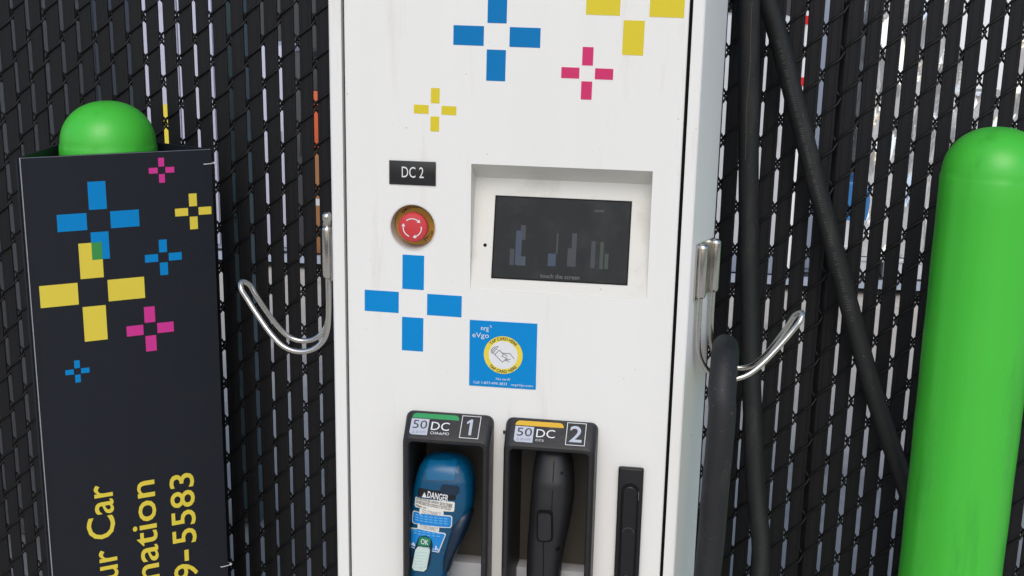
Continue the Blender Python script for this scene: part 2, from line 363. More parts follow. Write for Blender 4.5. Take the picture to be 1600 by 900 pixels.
# door skin with real openings
ES = (-.4265, 1.2229); ESR = .0362; ESQ = .041
SCR = (-.3347, 1.1266, -.0572, 1.3262)
H1 = dict(x0=-.4365, x1=-.2927); H2 = dict(x0=-.2725, x1=-.1243)
HZ0, HZ1 = .555, .9195
holes = [SCR, (H1['x0'] + .012, HZ0 + .012, H1['x1'] - .012, HZ1 - .018), (H2['x0'] + .012, HZ0 + .012, H2['x1'] - .012, HZ1 - .018), (ES[0] - ESQ, ES[1] - ESQ, ES[0] + ESQ, ES[1] + ESQ)]
def door_skin():
    bm = bmesh.new(); b = .0022
    xs = sorted({XL + b, XR - b} | {h[0] for h in holes} | {h[2] for h in holes}); zs = sorted({ZB + b, ZT - b} | {h[1] for h in holes} | {h[3] for h in holes})
    V = {}
    def v(x, z, y=0.0):
        k = (round(x, 5), round(z, 5), round(y, 5))
        if k not in V: V[k] = bm.verts.new((x, YK + y, z))
        return V[k]
    for i in range(len(xs) - 1):
        for j in range(len(zs) - 1):
            cx, cz = (xs[i] + xs[i + 1]) / 2, (zs[j] + zs[j + 1]) / 2
            if any(h[0] < cx < h[2] and h[1] < cz < h[3] for h in holes): continue
            bm.faces.new((v(xs[i], zs[j]), v(xs[i + 1], zs[j]), v(xs[i + 1], zs[j + 1]), v(xs[i], zs[j + 1])))
    # round hole for the stop button
    n = 48; cir = [(ES[0] + ESR * math.cos(2 * math.pi * k / n + math.pi / 4), ES[1] + ESR * math.sin(2 * math.pi * k / n + math.pi / 4)) for k in range(n)]
    cor = [(ES[0] + ESQ, ES[1] + ESQ), (ES[0] - ESQ, ES[1] + ESQ), (ES[0] - ESQ, ES[1] - ESQ), (ES[0] + ESQ, ES[1] - ESQ)]
    q = n // 4
    for s in range(4):
        for k in range(q):
            c_ = cor[s] if k < q // 2 else cor[(s + 1) % 4]
            bm.faces.new((v(*c_), v(*cir[s * q + k]), v(*cir[(s * q + k + 1) % n])))
        bm.faces.new((v(*cor[s]), v(*cir[s * q + q // 2]), v(*cor[(s + 1) % 4])))
    # rounded outer edge
    prev = None
    for (x0, z0, x1, z1, y) in ((XL + b, ZB + b, XR - b, ZT - b, 0), (XL + b * .3, ZB + b * .3, XR - b * .3, ZT - b * .3, b * .3), (XL, ZB, XR, ZT, b), (XL, ZB, XR, ZT, .022)):
        loop = [v(x0, z0, y), v(x1, z0, y), v(x1, z1, y), v(x0, z1, y)]
        if prev:
            for i in range(4): bm.faces.new((prev[i], prev[(i + 1) % 4], loop[(i + 1) % 4], loop[i]))
        prev = loop
    return from_bm('door', bm, 'white_paint', st, True, 20)
dr = door_skin()
# crosses on the door
def cross(name, plane, par, m, *a, th=.0004): return decal(name, plane, cross_polys(*a), m, par, th)
cross('cross_decal', door, st, 'blue_deep', -.2983, 1.5190, .0195, .0658, .0145, -.5)
cross('cross_decal', door, st, 'yellow_vinyl', -.0943, 1.5688, .0215, .0716, .0155, -.6)
cross('cross_decal', door, st, 'pink_vinyl', -.1612, 1.4685, .0117, .0387, .0081, -.4)
cross('cross_decal', door, st, 'yellow_vinyl', -.3918, 1.4067, .0101, .0330, .0067, -.8)
cross('cross_decal', door, st, 'blue_vinyl', -.4265, 1.0990, .0231, .0788, .0174, -.6)
# number plate
pl = box('number_plate', (-.4637, YK - .0020, 1.2894), (-.3900, YK - .0001, 1.3268), 'plate_black', st, .0006)
plp = Plane((0, YK - .0020, 0), (1, 0, 0), (0, 0, 1))
text_pl('lettering', 'DC 2', plp, (-.4435, 1.3010, -.4090, 1.3180), 'print_white', pl, .0003)
# emergency stop
es = empty('emergency_stop', (ES[0], YK, ES[1]), None, None); es.parent = st; es.location = Vector((ES[0], YK, ES[1])) - st.location
def lathe(name, prof, cx, cz, m, par, n=48, a0=0):
    vs, fs = [], []
    for r, y in prof:
        for k in range(n): a = 2 * math.pi * k / n; vs.append((cx + r * math.cos(a), y, cz + r * math.sin(a)))
    for j in range(len(prof) - 1):
        for k in range(n): fs.append((j * n + k, j * n + (k + 1) % n, (j + 1) * n + (k + 1) % n, (j + 1) * n + k))
    if prof[-1][0] > 1e-6: fs.append(tuple(range((len(prof) - 1) * n, len(prof) * n)))
    bm = bmesh.new(); me = bpy.data.meshes.new(name); me.from_pydata(vs, [], fs); bm.from_mesh(me); bpy.data.meshes.remove(me)
    bmesh.ops.remove_doubles(bm, verts=bm.verts, dist=1e-6)
    return from_bm(name, bm, m, par, True, 35)
lathe('collar', [(ESR + .0008, YK - .0012), (ESR - .0008, YK - .0012), (ESR - .001, YK + .004), (ESR - .002, YK + .027)], ES[0], ES[1], 'collar_grey', es)
lathe('ring_plate', [(ESR - .0025, YK + .024), (.010, YK + .024)], ES[0], ES[1], 'button_ring', es)
BC = (-.4263, 1.2225)
lathe('stem', [(.0125, YK + .0235), (.0125, YK + .012), (.017, YK + .008)], BC[0], BC[1], 'plastic_black', es)
lathe('button', [(.017, YK + .0095), (.0222, YK + .0085), (.0236, YK + .005), (.0234, YK - .001), (.0215, YK - .0035), (.015, YK - .0047), (.006, YK - .0052), (.0001, YK - .0053)], BC[0], BC[1], 'button_red', es)
for a in (92, -28, 212):
    A = math.radians(a); sp = math.radians(40)
    ps = [ring_poly(BC[0], BC[1], .0137, .0153, A - sp, A + sp * .95, 14)]
    e = A - sp; tx, tz = math.sin(e), -math.cos(e); cx, cz = BC[0] + .0145 * math.cos(e), BC[1] + .0145 * math.sin(e); nx, nz = math.cos(e), math.sin(e)
    ps.append([(cx + nx * .0031, cz + nz * .0031), (cx + tx * .005, cz + tz * .005), (cx - nx * .0031, cz - nz * .0031)])
    decal('arrow', Plane((0, YK - .0052, 0), (1, 0, 0), (0, 0, 1)), ps, 'print_white', es, .0003)
rp = Plane((0, YK + .024, 0), (1, 0, 0), (0, 0, 1))
text_arc('lettering', 'EMERGENCY STOP', rp, ES[0], ES[1], .0262, math.radians(75), .0052, 2.35, 'print_dark', es, .0004, bold=.01)
text_arc('lettering', 'STOP', rp, ES[0], ES[1], .0262, math.radians(-42), .0052, .75, 'print_dark', es, .0004, inward=True, bold=.01)
# touch screen in its sloping recess
sx0, sz0, sx1, sz1 = SCR; DEP, DROP = .044, .0275
rc = raw('screen_recess', [(sx0, YK, sz0), (sx1, YK, sz0), (sx1, YK, sz1), (sx0, YK, sz1), (sx0, YK + DEP, sz1 - DROP), (sx1, YK + DEP, sz1 - DROP), (sx0, YK + .002, sz0 + .0005), (sx1, YK + .002, sz0 + .0005)],
         [(6, 7, 5, 4), (3, 4, 5, 2), (0, 6, 4, 3), (1, 2, 5, 7), (0, 1, 7, 6)], 'bezel_paint', st)
vd = Vector((0, DEP - .002, sz1 - DROP - sz0 - .0005)).normalized()
scp = Plane((0, YK + .002, sz0 + .0005), (1, 0, 0), vd)
cs = [scp.uv(777.5, 307.2), scp.uv(985.8, 316.4), scp.uv(978.3, 443.3), scp.uv(768, 433.3)]
u0 = (cs[0][0] + cs[3][0]) / 2; u1 = (cs[1][0] + cs[2][0]) / 2; v1 = (cs[0][1] + cs[1][1]) / 2; v0 = (cs[2][1] + cs[3][1]) / 2
scr = decal('screen', scp, [rect(u0, v0, u1, v1)], 'glass_dark', st, .0006)
decal('screen_border', scp, [rect(u0 - .002, v0 - .002, u0, v1 + .002), rect(u1, v0 - .002, u1 + .002, v1 + .002), rect(u0, v0 - .002, u1, v0), rect(u0, v1, u1, v1 + .002)], 'gasket', scr, .0009)
emit('glow_text', (.10, .10, .10), .25); emit('glow_blue', (.014, .030, .060), .16); emit('glow_pale', (.022, .034, .05), .16); emit('glow_mauve', (.016, .018, .027), .14); emit('glow_green', (.014, .026, .018), .14)
def cpx(x, y): return scp.uv(720 + x / 3.6, 230 + y / 3.6)
a, b = cpx(447, 734), cpx(667, 742)
text_pl('screen_lettering', 'touch the screen', scp, (a[0], a[1], b[0], cpx(447, 710)[1]), 'glow_text', scr, .0009)
def bar(x0, y0, x1, y1, m, o): a = cpx(x0, y1); b = cpx(x1, y0); decal('screen_skyline', scp, [rect(a[0], a[1], b[0], b[1])], m, scr, .00004, .0006 + o)
for q in ((335, 440, 368, 520, 'glow_mauve', .00005), (303, 470, 347, 660, 'glow_blue', .0001), (273, 572, 302, 662, 'glow_mauve', .00015), (312, 615, 365, 664, 'glow_pale', .0002), (535, 485, 550, 600, 'glow_mauve', .00005),
          (488, 600, 536, 668, 'glow_blue', .0001), (618, 485, 655, 672, 'glow_mauve', .00005), (597, 570, 634, 670, 'glow_mauve', .0001), (728, 530, 760, 680, 'glow_mauve', .00005), (778, 535, 806, 685, 'glow_green', .0001), (806, 600, 832, 685, 'glow_green', .00005), (752, 354, 806, 364, 'glow_mauve', .00005)): bar(*q)
h = scp.uv(758, 383); decal('sensor_hole', scp, [[(h[0] + .0028 * math.cos(k / 10 * math.pi), h[1] + .0028 * math.sin(k / 10 * math.pi)) for k in range(20)]], 'gasket', st, .0003)
# tap-card sticker
stk = box('card_sticker', (-.3342, YK - .0012, .9685), (-.2264, YK - .0001, 1.0776), 'blue_vinyl', st, .0003, 1)
sp_ = Plane((0, YK - .0012, 0), (1, 0, 0), (0, 0, 1)); CU, CV = -.2797, 1.0229
def circ(cu, cv, r, n=48): return [(cu + r * math.cos(2 * math.pi * k / n), cv + r * math.sin(2 * math.pi * k / n)) for k in range(n)]
decal('yellow_ring', sp_, [circ(CU, CV, .0312)], 'sign_yellow', stk, .0001, .0001)
decal('white_disc', sp_, [circ(CU, CV, .0232)], 'print_white', stk, .0001, .0002)
text_arc('lettering', 'TAP CARD HERE', sp_, CU, CV, .0247, math.radians(90), .0050, 1.75, 'print_dark', stk, .0006, bold=.015)
text_arc('lettering', 'TAP CARD HERE', sp_, CU, CV, .0247, math.radians(270), .0050, 1.75, 'print_dark', stk, .0006, inward=True, bold=.015)
def sk(x, y): return door.uv(720 + x / 6.92, 490 + y / 6.92)
hand = [[(370, 440), (418, 392), (462, 432)], [(370, 440), (450, 522), (492, 485)], [(445, 425), (530, 428), (580, 486)], [(450, 448), (470, 438), (505, 452)], [(450, 448), (448, 462), (475, 470), (500, 468)], [(492, 485), (520, 492), (540, 490)], [(475, 500), (490, 485), (502, 498), (490, 512), (475, 500)], [(500, 500), (528, 522)],
        [(332, 425), (332, 385), (360, 360), (408, 352)], [(347, 430), (347, 395), (370, 372), (402, 366)], [(358, 435), (360, 408), (378, 388), (396, 382)]]
decal('tap_symbol', sp_, [q for pl_ in hand for q in strip_quads([sk(*p) for p in pl_], .0009)], 'print_dark', stk, .0001, .0003)
def tx(s, b4, m='print_white', bold=0.0):
    a = sk(b4[0], b4[3]); b = sk(b4[0], b4[1]); c = sk(b4[2], b4[3]); text_pl('lettering', s, sp_, (a[0], a[1], c[0], b[1]), m, stk, .0004, bold)
tx('nrg', (220, 142, 303, 192), bold=.006); tx('eVgo', (127, 198, 305, 268), 'print_white'); tx('No card?', (382, 687, 535, 713)); tx('Call 1-877-494-3833', (138, 722, 500, 750)); tx('nrgeVgo.com', (545, 752, 780, 784))
decal('signal_mark', sp_, [q for r in (14, 24) for q in strip_quads([sk(312 + r * math.cos(t), 146 - r * math.sin(t)) for t in (-.2, .3, .8, 1.3)], .0006)], 'print_white', stk, .0001, .0002)
# swing handle
hx0, hx1 = -.0893, -.0490; hz0, hz1 = .600, .8502
hn = box('door_handle', (hx0, YK - .010, hz0), (hx1, YK - .0001, hz1), 'plastic_satin', st, .003, 3)
hp = Plane((0, YK - .010, 0), (1, 0, 0), (0, 0, 1))
def capsule(x0, z0, x1, z1, n=14): return rrect(x0, z0, x1, z1, (x1 - x0) / 2 - 1e-5, n)
o_, i_ = capsule(-.0832, .612, -.0548, .8245), capsule(-.0812, .614, -.0568, .8225)
nn = len(o_); raw('slot', [hp.pt(u, v, .0002) for u, v in o_] + [hp.pt(u, v, .0018) for u, v in o_] + [hp.pt(u, v, .0018) for u, v in i_] + [hp.pt(u, v, -.004) for u, v in i_],
    [(r * nn + i, r * nn + (i + 1) % nn, (r + 1) * nn + (i + 1) % nn, (r + 1) * nn + i) for r in range(3) for i in range(nn)], 'gasket', hn, True, 30)
lv = capsule(-.0800, .616, -.0580, .8205); lv2 = capsule(-.0786, .6175, -.0594, .819)
raw('lever', [hp.pt(u, v, .0003) for u, v in lv] + [hp.pt(u, v, .0042) for u, v in lv] + [hp.pt(u, v, .0052) for u, v in lv2], [(r * nn + i, r * nn + (i + 1) % nn, (r + 1) * nn + (i + 1) % nn, (r + 1) * nn + i) for r in range(2) for i in range(nn)] + [tuple(range(2 * nn, 3 * nn))], 'plastic_satin', hn, True, 30)
decal('lock_mark', hp, [ring_poly(-.069, .741, .0088, .0094, .1, math.pi - .1)], 'cable_print', hn, .0002, .0052)
decal('wear_mark', hp, [[(-.0557, .812), (-.0551, .812), (-.0549, .797), (-.0553, .7965)]], 'print_mid', hn, .0002, .0018)
ls = door.uv(979, 896); lathe('screw', [(.0032, YK - .0150), (.0032, YK - .0164), (.0026, YK - .0170), (.0001, YK - .0170)], ls[0], ls[1], 'zinc', hn, 16)

# holsters
def holster(x0, x1, num, std, barm, org):
    lipY, lipZ = -.040, .8875; g = .012
    ho = []
    def loop(y, a, b, zb, zt, r): return [(x, YK + y, z) for x, z in rrect(a, zb, b, zt, r, 5)]
    L = [loop(-.0002, x0, x1, HZ0, HZ1, .012), loop(-.004, x0, x1, HZ0, HZ1, .012),
         loop(lipY + .004, x0 + .0015, x1 - .0015, HZ0 + .004, lipZ + .0035, .012), loop(lipY, x0 + .005, x1 - .005, HZ0 + .008, lipZ - .001, .011),
         loop(lipY, x0 + g - .002, x1 - g + .002, HZ0 + .016, lipZ - .0055, .008), loop(lipY + .003, x0 + g, x1 - g, HZ0 + .018, lipZ - .008, .007),
         loop(.085, x0 + g + .004, x1 - g - .004, HZ0 + .022, lipZ - .004, .007)]
    n = len(L[0]); vs = [p for l in L for p in l]; fs = [(j * n + i, j * n + (i + 1) % n, (j + 1) * n + (i + 1) % n, (j + 1) * n + i) for j in range(len(L) - 1) for i in range(n)]
    h = raw('plug_holster', vs, fs, 'plastic_black', st, True, 28)
    zsplit = P(740, 879, YK + .05).z
    box('back_plate', (x0 + g, YK + .078, zsplit), (x1 - g, YK + .084, lipZ - .002), 'plate_tan', h)
    box('lower_plate', (x0 + g, YK + .050, HZ0 + .02), (x1 - g, YK + .0845, zsplit - .001), 'plate_pale', h, .002)
    zb = lipZ + .0035; v = Vector((0, lipY * -1 - .008, HZ1 - zb)).normalized()
    hp = Plane((0, YK + lipY + .004, zb), (1, 0, 0), v)
    # the sloping header plane runs from (lipY+.004, zb) up to (-.004, HZ1)
    def q(x, y): return hp.uv(org[0] + x / 10, org[1] + y / 10)
    return h, hp, q
def header(h, hp, q, num, std, barm, c):
    def bx(k):                                              # bottom-left, top-left, bottom-right in the crop
        bl, tl, br = (q(*p) for p in c[k]); u0 = (bl[0] + tl[0]) / 2; return u0, bl[1], br[0] + u0 - bl[0], tl[1]
    B = bx('bar'); decal('colour_bar', hp, [rrect(B[0], B[1], B[2], B[3], 0, 6, (.0001, .0001, .0075, .0075))], barm, h, .0002)
    K = bx('kw'); decal('rating_panel', hp, [rrect(K[0], K[1], K[2], K[3], 0, 6, (.005, .0001, .0001, .0001))], 'print_grey', h, .0002)
    W, Hh = K[2] - K[0], K[3] - K[1]
    text_pl('lettering', '50', hp, (K[0] + W * .12, K[1] + Hh * .38, K[0] + W * .92, K[1] + Hh * .90), 'print_dark', h, .0005)
    text_pl('lettering', 'kW', hp, (K[0] + W * .58, K[1] + Hh * .10, K[0] + W * .90, K[1] + Hh * .26), 'print_mid', h, .0005)
    zz = [(K[0] + W * .14, K[1] + Hh * .1), (K[0] + W * .21, K[1] + Hh * .27), (K[0] + W * .28, K[1] + Hh * .1), (K[0] + W * .14, K[1] + Hh * .1)]
    decal('rating_symbol', hp, strip_quads(zz, .0006) + [rect(K[0] + W * .35, K[1] + Hh * t, K[0] + W * .52, K[1] + Hh * (t + .035)) for t in (.11, .19)], 'print_mid', h, .0001, .0003)
    text_pl('lettering', 'DC', hp, bx('dc'), 'print_white', h, .0005)
    text_pl('lettering', std, hp, bx('std'), 'print_white', h, .0005)
    N = bx('box'); t = .0010
    decal('number_frame', hp, [rect(N[0], N[1], N[2], N[1] + t), rect(N[0], N[3] - t, N[2], N[3]), rect(N[0], N[1] + t, N[0] + t, N[3] - t), rect(N[2] - t, N[1] + t, N[2], N[3] - t)], 'print_white', h, .0002)
    W, Hh = N[2] - N[0], N[3] - N[1]
    if num == '1':
        F = lambda a, b: (N[0] + W * a, N[1] + Hh * b)
        decal('lettering', hp, [[F(.46, .14), F(.60, .14), F(.60, .84), F(.49, .84), F(.30, .72), F(.30, .62), F(.46, .70)]], 'print_grey', h, .0003, .0002)
    else: text_pl('lettering', num, hp, (N[0] + W * .18, N[1] + Hh * .14, N[2] - W * .18, N[3] - Hh * .14), 'print_grey', h, .0005, .012)
h1 = holster(H1['x0'], H1['x1'], '1', 'CHAdeMO', 'bar_green', (620, 630))
header(*h1, '1', 'CHAdeMO', 'bar_green', dict(bar=((240, 222), (265, 148), (968, 268)), kw=((192, 480), (236, 232), (470, 502)), dc=((530, 418), (550, 290), (815, 432)), std=((520, 484), (527, 442), (812, 508)), box=((965, 540), (1035, 192), (1262, 565))))
h2 = holster(H2['x0'], H2['x1'], '2', 'CCS', 'bar_yellow', (780, 640))
header(*h2, '2', 'CCS', 'bar_yellow', dict(bar=((250, 238), (270, 165), (1002, 283)), kw=((226, 497), (252, 252), (520, 525)), dc=((573, 432), (590, 305), (864, 448)), std=((562, 492), (568, 462), (690, 508)), box=((1030, 552), (1065, 200), (1335, 578))))
raw('bumper_stud', [(H2['x0'] - .004 * (i % 2), YK - .006 - .003 * (i // 2 % 2), .893 + .005 * (i // 4)) for i in range(8)], [(0, 1, 3, 2), (4, 6, 7, 5), (0, 2, 6, 4), (1, 5, 7, 3), (2, 3, 7, 6), (0, 4, 5, 1)], 'plastic_black', h2[0])

# cable hooks on both cheeks
RODP = [(0, 1.135), (0, 1.075), (.0025, 1.040), (.012, 1.017), (.031, 1.002), (.056, .998), (.079, 1.005), (.099, 1.023), (.119, 1.049), (.136, 1.074), (.147, 1.092)]
def hook(s):
    def side_x(y): return (SX1 + FL * y / FD) if s > 0 else (SX0 - FL * y / FD)
    yf, yb = YK + .028, YK + .101
    xf, xb = side_x(.028) + s * .0085, side_x(.101) + s * .0085
    h = empty('cable_hook', (0, 0, 0), None, None); h.parent = st; h.location = Vector((xf, yf, 1.127)) - st.location
    # base plate on the cheek
    n = Vector((s * FD, -FL, 0)).normalized()
    a, b = Vector((side_x(.020), YK + .020, 0)), Vector((side_x(.110), YK + .110, 0))
    vs = []
    for o in (.0004, .0030):
        for p, z in ((a, 1.124), (b, 1.119), (b, 1.207), (a, 1.213)): vs.append(p + n * o + ZUP * z)
    raw('base_plate', vs, [(4, 5, 6, 7), (0, 1, 5, 4), (1, 2, 6, 5), (2, 3, 7, 6), (3, 0, 4, 7), (0, 3, 2, 1)], 'steel', h)
    for x, y, z0, z1 in ((xf, yf, 1.126, 1.212), (xb, yb, 1.120, 1.206)):
        tube('sleeve', [Vector((x, y, z0)), Vector((x, y, z0 + .002)), Vector((x, y, z0 + .006)), Vector((x, y, z1 - .006)), Vector((x, y, z1 - .002)), Vector((x, y, z1))], lambda t: .0052 if t in (0., 1.) else (.0078 if t in (.2, .8) else .0086), 'steel', h, 20)
    mid = (a + b) / 2
    for z in (1.185, 1.147):
        c = mid + ZUP * z; pts = [c + n * .003, c + n * .0052, c + n * .0062]
        tube('screw', pts, lambda t: .0058 if t < .9 else .004, 'zinc', h, 16)
    if s < 0:
        tube('bolt_head', [Vector((xf, yf, 1.212)), Vector((xf, yf, 1.216)), Vector((xf, yf, 1.222)), Vector((xf, yf, 1.230)), Vector((xf, yf, 1.234))], lambda t: (.0045, .0045, .0075, .0078, .005)[min(4, int(t * 4 + .01))], 'steel', h, 12)
    front, back = [], []
    for i, (dx, z) in enumerate(RODP):
        t = max(0, (i - 5) / 5); t = t * t * (3 - 2 * t)
        front.append(Vector((xf + s * dx * 1.0 + (xb - xf) * t * .5, yf + .026 * t, z))); back.append(Vector((xb + s * dx * .93 - (xb - xf) * t * .35, yb - .026 * t, z - .004 + .006 * t)))
    tip = [(front[-1] + back[-1]) / 2 + Vector((s * .006, 0, .009))]
    tube('rod', smooth_path(front + tip + back[::-1], 8), .0045, 'steel', h, 14)
    return xf, xb, yf, yb
hkL = hook(-1); hkR = hook(1)

# ------------------------------------------------------------------ connectors
class Gun:
    def __init__(s, rows, yc, bs, nexp, Yref, Ysil):
        s.rows = []; s.n = nexp
        for (py, xl, xr), b, y0 in zip(rows, bs, yc):
            A = P(xl, py, Ysil); B = P(xr, py, Ysil); s.rows.append(((A.z + B.z) / 2, (A.x + B.x) / 2, (B.x - A.x) / 2, y0, b, (B.z - A.z) / max(1e-6, B.x - A.x)))
        s.Yref = Yref
    def at(s, z):
        r = s.rows
        if z >= r[0][0]: return r[0]
        for a, b in zip(r[:-1], r[1:]):
            if a[0] >= z >= b[0]:
                t = (a[0] - z) / (a[0] - b[0]); return tuple(p + (q - p) * t for p, q in zip(a, b))
        return r[-1]
    def yf(s, x, z):
        _, xc, a, y0, b, _ = s.at(z); t = min(.995, abs((x - xc) / a)); return y0 - b * (1 - t ** s.n) ** (1 / s.n)
    def mesh(s, name, m, par, seg=40, sub=5):
        vs, fs = [], []; rows = []
        for a, b in zip(s.rows[:-1], s.rows[1:]):
            for k in range(sub): rows.append(tuple(p + (q - p) * k / sub for p, q in zip(a, b)))
        rows.append(s.rows[-1])
        for z, xc, a, y0, b, sl in rows:
            for k in range(seg):
                t = 2 * math.pi * k / seg; c, si = math.cos(t), math.sin(t)
                x = a * math.copysign(abs(c) ** (2 / s.n), c); y = b * math.copysign(abs(si) ** (2 / s.n), si)
                vs.append((xc + x, y0 + y, z))
        for j in range(len(rows) - 1):
            for k in range(seg): fs.append((j * seg + k, j * seg + (k + 1) % seg, (j + 1) * seg + (k + 1) % seg, (j + 1) * seg + k))
        fs.append(tuple(range(seg))); fs.append(tuple(range((len(rows) - 1) * seg, len(rows) * seg)))
        bm = bmesh.new(); me = bpy.data.meshes.new('x'); me.from_pydata(vs, [], fs); bm.from_mesh(me); bpy.data.meshes.remove(me)
        return from_bm(name, bm, m, par, True, 45)
    def patch(s, name, poly_px, m, par, th=.0006, off=.0006, n=10):
        """a thin plate hugging the front: polygon given in photo pixels"""
        bm = bmesh.new(); pts = [P(x, y, s.Yref) for x, y in poly_px]
        f = bm.faces.new([bm.verts.new((p.x, 0, p.z)) for p in pts])
        bmesh.ops.triangulate(bm, faces=[f])
        bmesh.ops.subdivide_edges(bm, edges=bm.edges[:], cuts=3, use_grid_fill=True)
        r = bmesh.ops.extrude_face_region(bm, geom=bm.faces[:]); top = {v for v in r['geom'] if isinstance(v, bmesh.types.BMVert)}
        for v in bm.verts: v.co.y = s.yf(v.co.x, v.co.z) - (off + th if v in top else off * .2)
        return from_bm(name, bm, m, par, True, 30)
    def text(s, t, b4, m, par, off=.0016, bold=0., rot=0):
        a = P(b4[0], b4[3], s.Yref); b = P(b4[2], b4[1], s.Yref); cx, cz = (a.x + b.x) / 2, (a.z + b.z) / 2; c, si = math.cos(rot), math.sin(rot)
        def fn(u, v):
            x = cx + (u - cx) * c - (v - cz) * si; z = cz + (u - cx) * si + (v - cz) * c
            return Vector((x, s.yf(x, z) - off, z))
        return text_on('lettering', t, fn, (a.x, a.z, b.x, b.z), m, par, bold)

def rpx(x0, y0, x1, y1, r, sk=0.0, n=4):                # rounded rectangle in pixels, leaning with slope sk (dy per dx)
    pts = rrect(x0, y0, x1, y1, r, n); cx = (x0 + x1) / 2
    return [(x - (y - (y0 + y1) / 2) * sk * .8, y + (x - cx) * sk) for x, y in pts]

Y0 = YK - .028
gb = Gun([(708.6, 690, 703), (710, 681, 711), (713, 671, 722), (718, 663, 729), (727, 657, 736), (742, 652, 741), (760, 648, 742), (780, 645, 741), (800, 642, 734), (820, 641, 726), (840, 640, 718), (865, 639, 708), (890, 637, 702), (930, 636, 698), (985, 640, 692), (1030, 648, 688)],
         [YK + .006] * 16, [.004, .010, .019, .027, .033, .037, .039, .039, .038, .037, .036, .035, .034, .032, .029, .023], 3.2, Y0, YK + .004)
c1 = empty('charging_connector', (gb.rows[-1][1], YK + .006, gb.rows[-1][0]), 'blue charging plug with danger label and cream slider, in the green-barred holster', 'plug')
gb.mesh('shell', 'connector_blue', c1)
gs = Gun([(786, 728, 739), (795, 716, 741), (810, 708, 737), (835, 702, 727), (858, 697, 716), (880, 694, 708)], [YK - .001] * 6, [.012, .026, .033, .033, .031, .022], 2.4, Y0, YK + .010)
gs.mesh('grip_cover', 'connector_navy', c1, 24, 3)
gb.patch('highlight_facet', rpx(666, 724, 712, 749, 4, .03), 'connector_highlight', c1, .0026)  # shiny top facet, its highlight painted as a lighter blue patch
gb.patch('slot_cover', rpx(689, 757, 718, 771, 6, .12), 'connector_navy', c1, .0012)
gb.patch('danger_band', rpx(653, 765, 713, 777, 3, .10), 'plastic_satin', c1, .0004)
gb.text('DANGER', (669, 769.5, 702, 777.5), 'print_white', c1, .0014, .02, -.12)
decal_tri = gb.patch('warning_triangle', [(660, 775), (664, 767.5), (668, 775.6)], 'print_white', c1, .0003, .0012)
gb.patch('warning_panel', rpx(648, 779.5, 711, 795, 2.5, .10), 'label_cream', c1, .0005)
for k, s in enumerate(('Do not touch the connector during charging', 'Do not touch the connector if the red LED', 'stays on')):
    gb.text(s, (651 - k * .6, 780.8 + k * 4.2, (708, 706, 667)[k], 783.8 + k * 4.2), 'print_dark', c1, .0014, 0, -.11)
def greek(y, x0, x1, n, m):
    x = x0
    for k in range(n):
        wdt = (x1 - x0) / n * .72; yy = y + (x - (x0 + x1) / 2) * .11
        gb.patch('print_line', [(x, yy), (x + wdt, yy + .11 * wdt), (x + wdt, yy + 1.3 + .11 * wdt), (x, yy + 1.3)], m, c1, .0001, .0013); x += (x1 - x0) / n
gb.patch('label_tab', rpx(656, 794.5, 694, 804, 2, .10), 'label_cream', c1, .0004)
gb.text('TO CONNECT', (660, 797.3, 690, 801.5), 'print_mid', c1, .0014, .0, -.11)
gb.patch('instruction_border', rpx(643.5, 801, 707, 821, 4, .10), 'label_cream', c1, .0004, .0007)
gb.patch('instruction_panel', rpx(645, 802.4, 705.6, 819.6, 3, .10), 'label_blue', c1, .0004, .0010)
for k in range(3): greek(805.5 + 4 * k, 649, 702, 7, 'label_line')
gb.patch('label_tab', rpx(653, 818.5, 687, 828, 2, .10), 'label_cream', c1, .0004)
gb.text('TO DISCONNECT', (656, 821.2, 685, 825), 'print_mid', c1, .0014, .0, -.11)
gb.patch('instruction_border', [(641, 826), (655, 824), (695, 831.5), (697.5, 834), (686, 862.5), (672, 859.5), (639.5, 856.5), (638.6, 853)], 'label_cream', c1, .0004, .0007)
gb.patch('instruction_panel', [(642.5, 827.3), (655, 825.4), (694, 832.7), (695.8, 834.6), (685, 861), (672, 858.2), (641, 855), (640.2, 852.6)], 'label_blue', c1, .0004, .0010)
for k in range(2): greek(829.5 + 4.2 * k, 646, 690, 6, 'label_line')
gb.patch('up_mark', [(640.8, 852), (646, 847), (650, 853)], 'print_white', c1, .0002, .0012); gb.patch('up_mark', [(676, 857), (682, 851), (686, 859)], 'print_white', c1, .0002, .0012)
gb.patch('slider_recess', [(655, 838), (665, 834.5), (675, 840), (677, 850), (672, 880), (667, 891), (652, 892.5), (643, 888), (643, 872), (650, 850)], 'connector_navy', c1, .0006, .0012)
gb.patch('indicator', [(656.5, 838), (664.5, 836.5), (674.5, 840), (671.5, 852), (653.5, 850.5)], 'ok_green', c1, .0006, .0018)
gb.text('OK', (658.5, 841, 670.5, 848.5), 'print_white', c1, .0028, .01, -.08)
sl = gb.patch('slider', [(654, 852), (672, 854), (673, 858), (667.5, 887), (663, 890.5), (647.5, 889), (644.5, 885), (650, 857)], 'lever_cream', c1, .0042, .0012)
for k in range(6):
    y = 858 + k * 4.6; gb.patch('slider_rib', [(650 - k * .8, y), (671 - k, y + 1.2), (670.8 - k, y + 2.6), (649.7 - k * .8, y + 1.4)], 'lever_cream', sl, .0010, .0054)

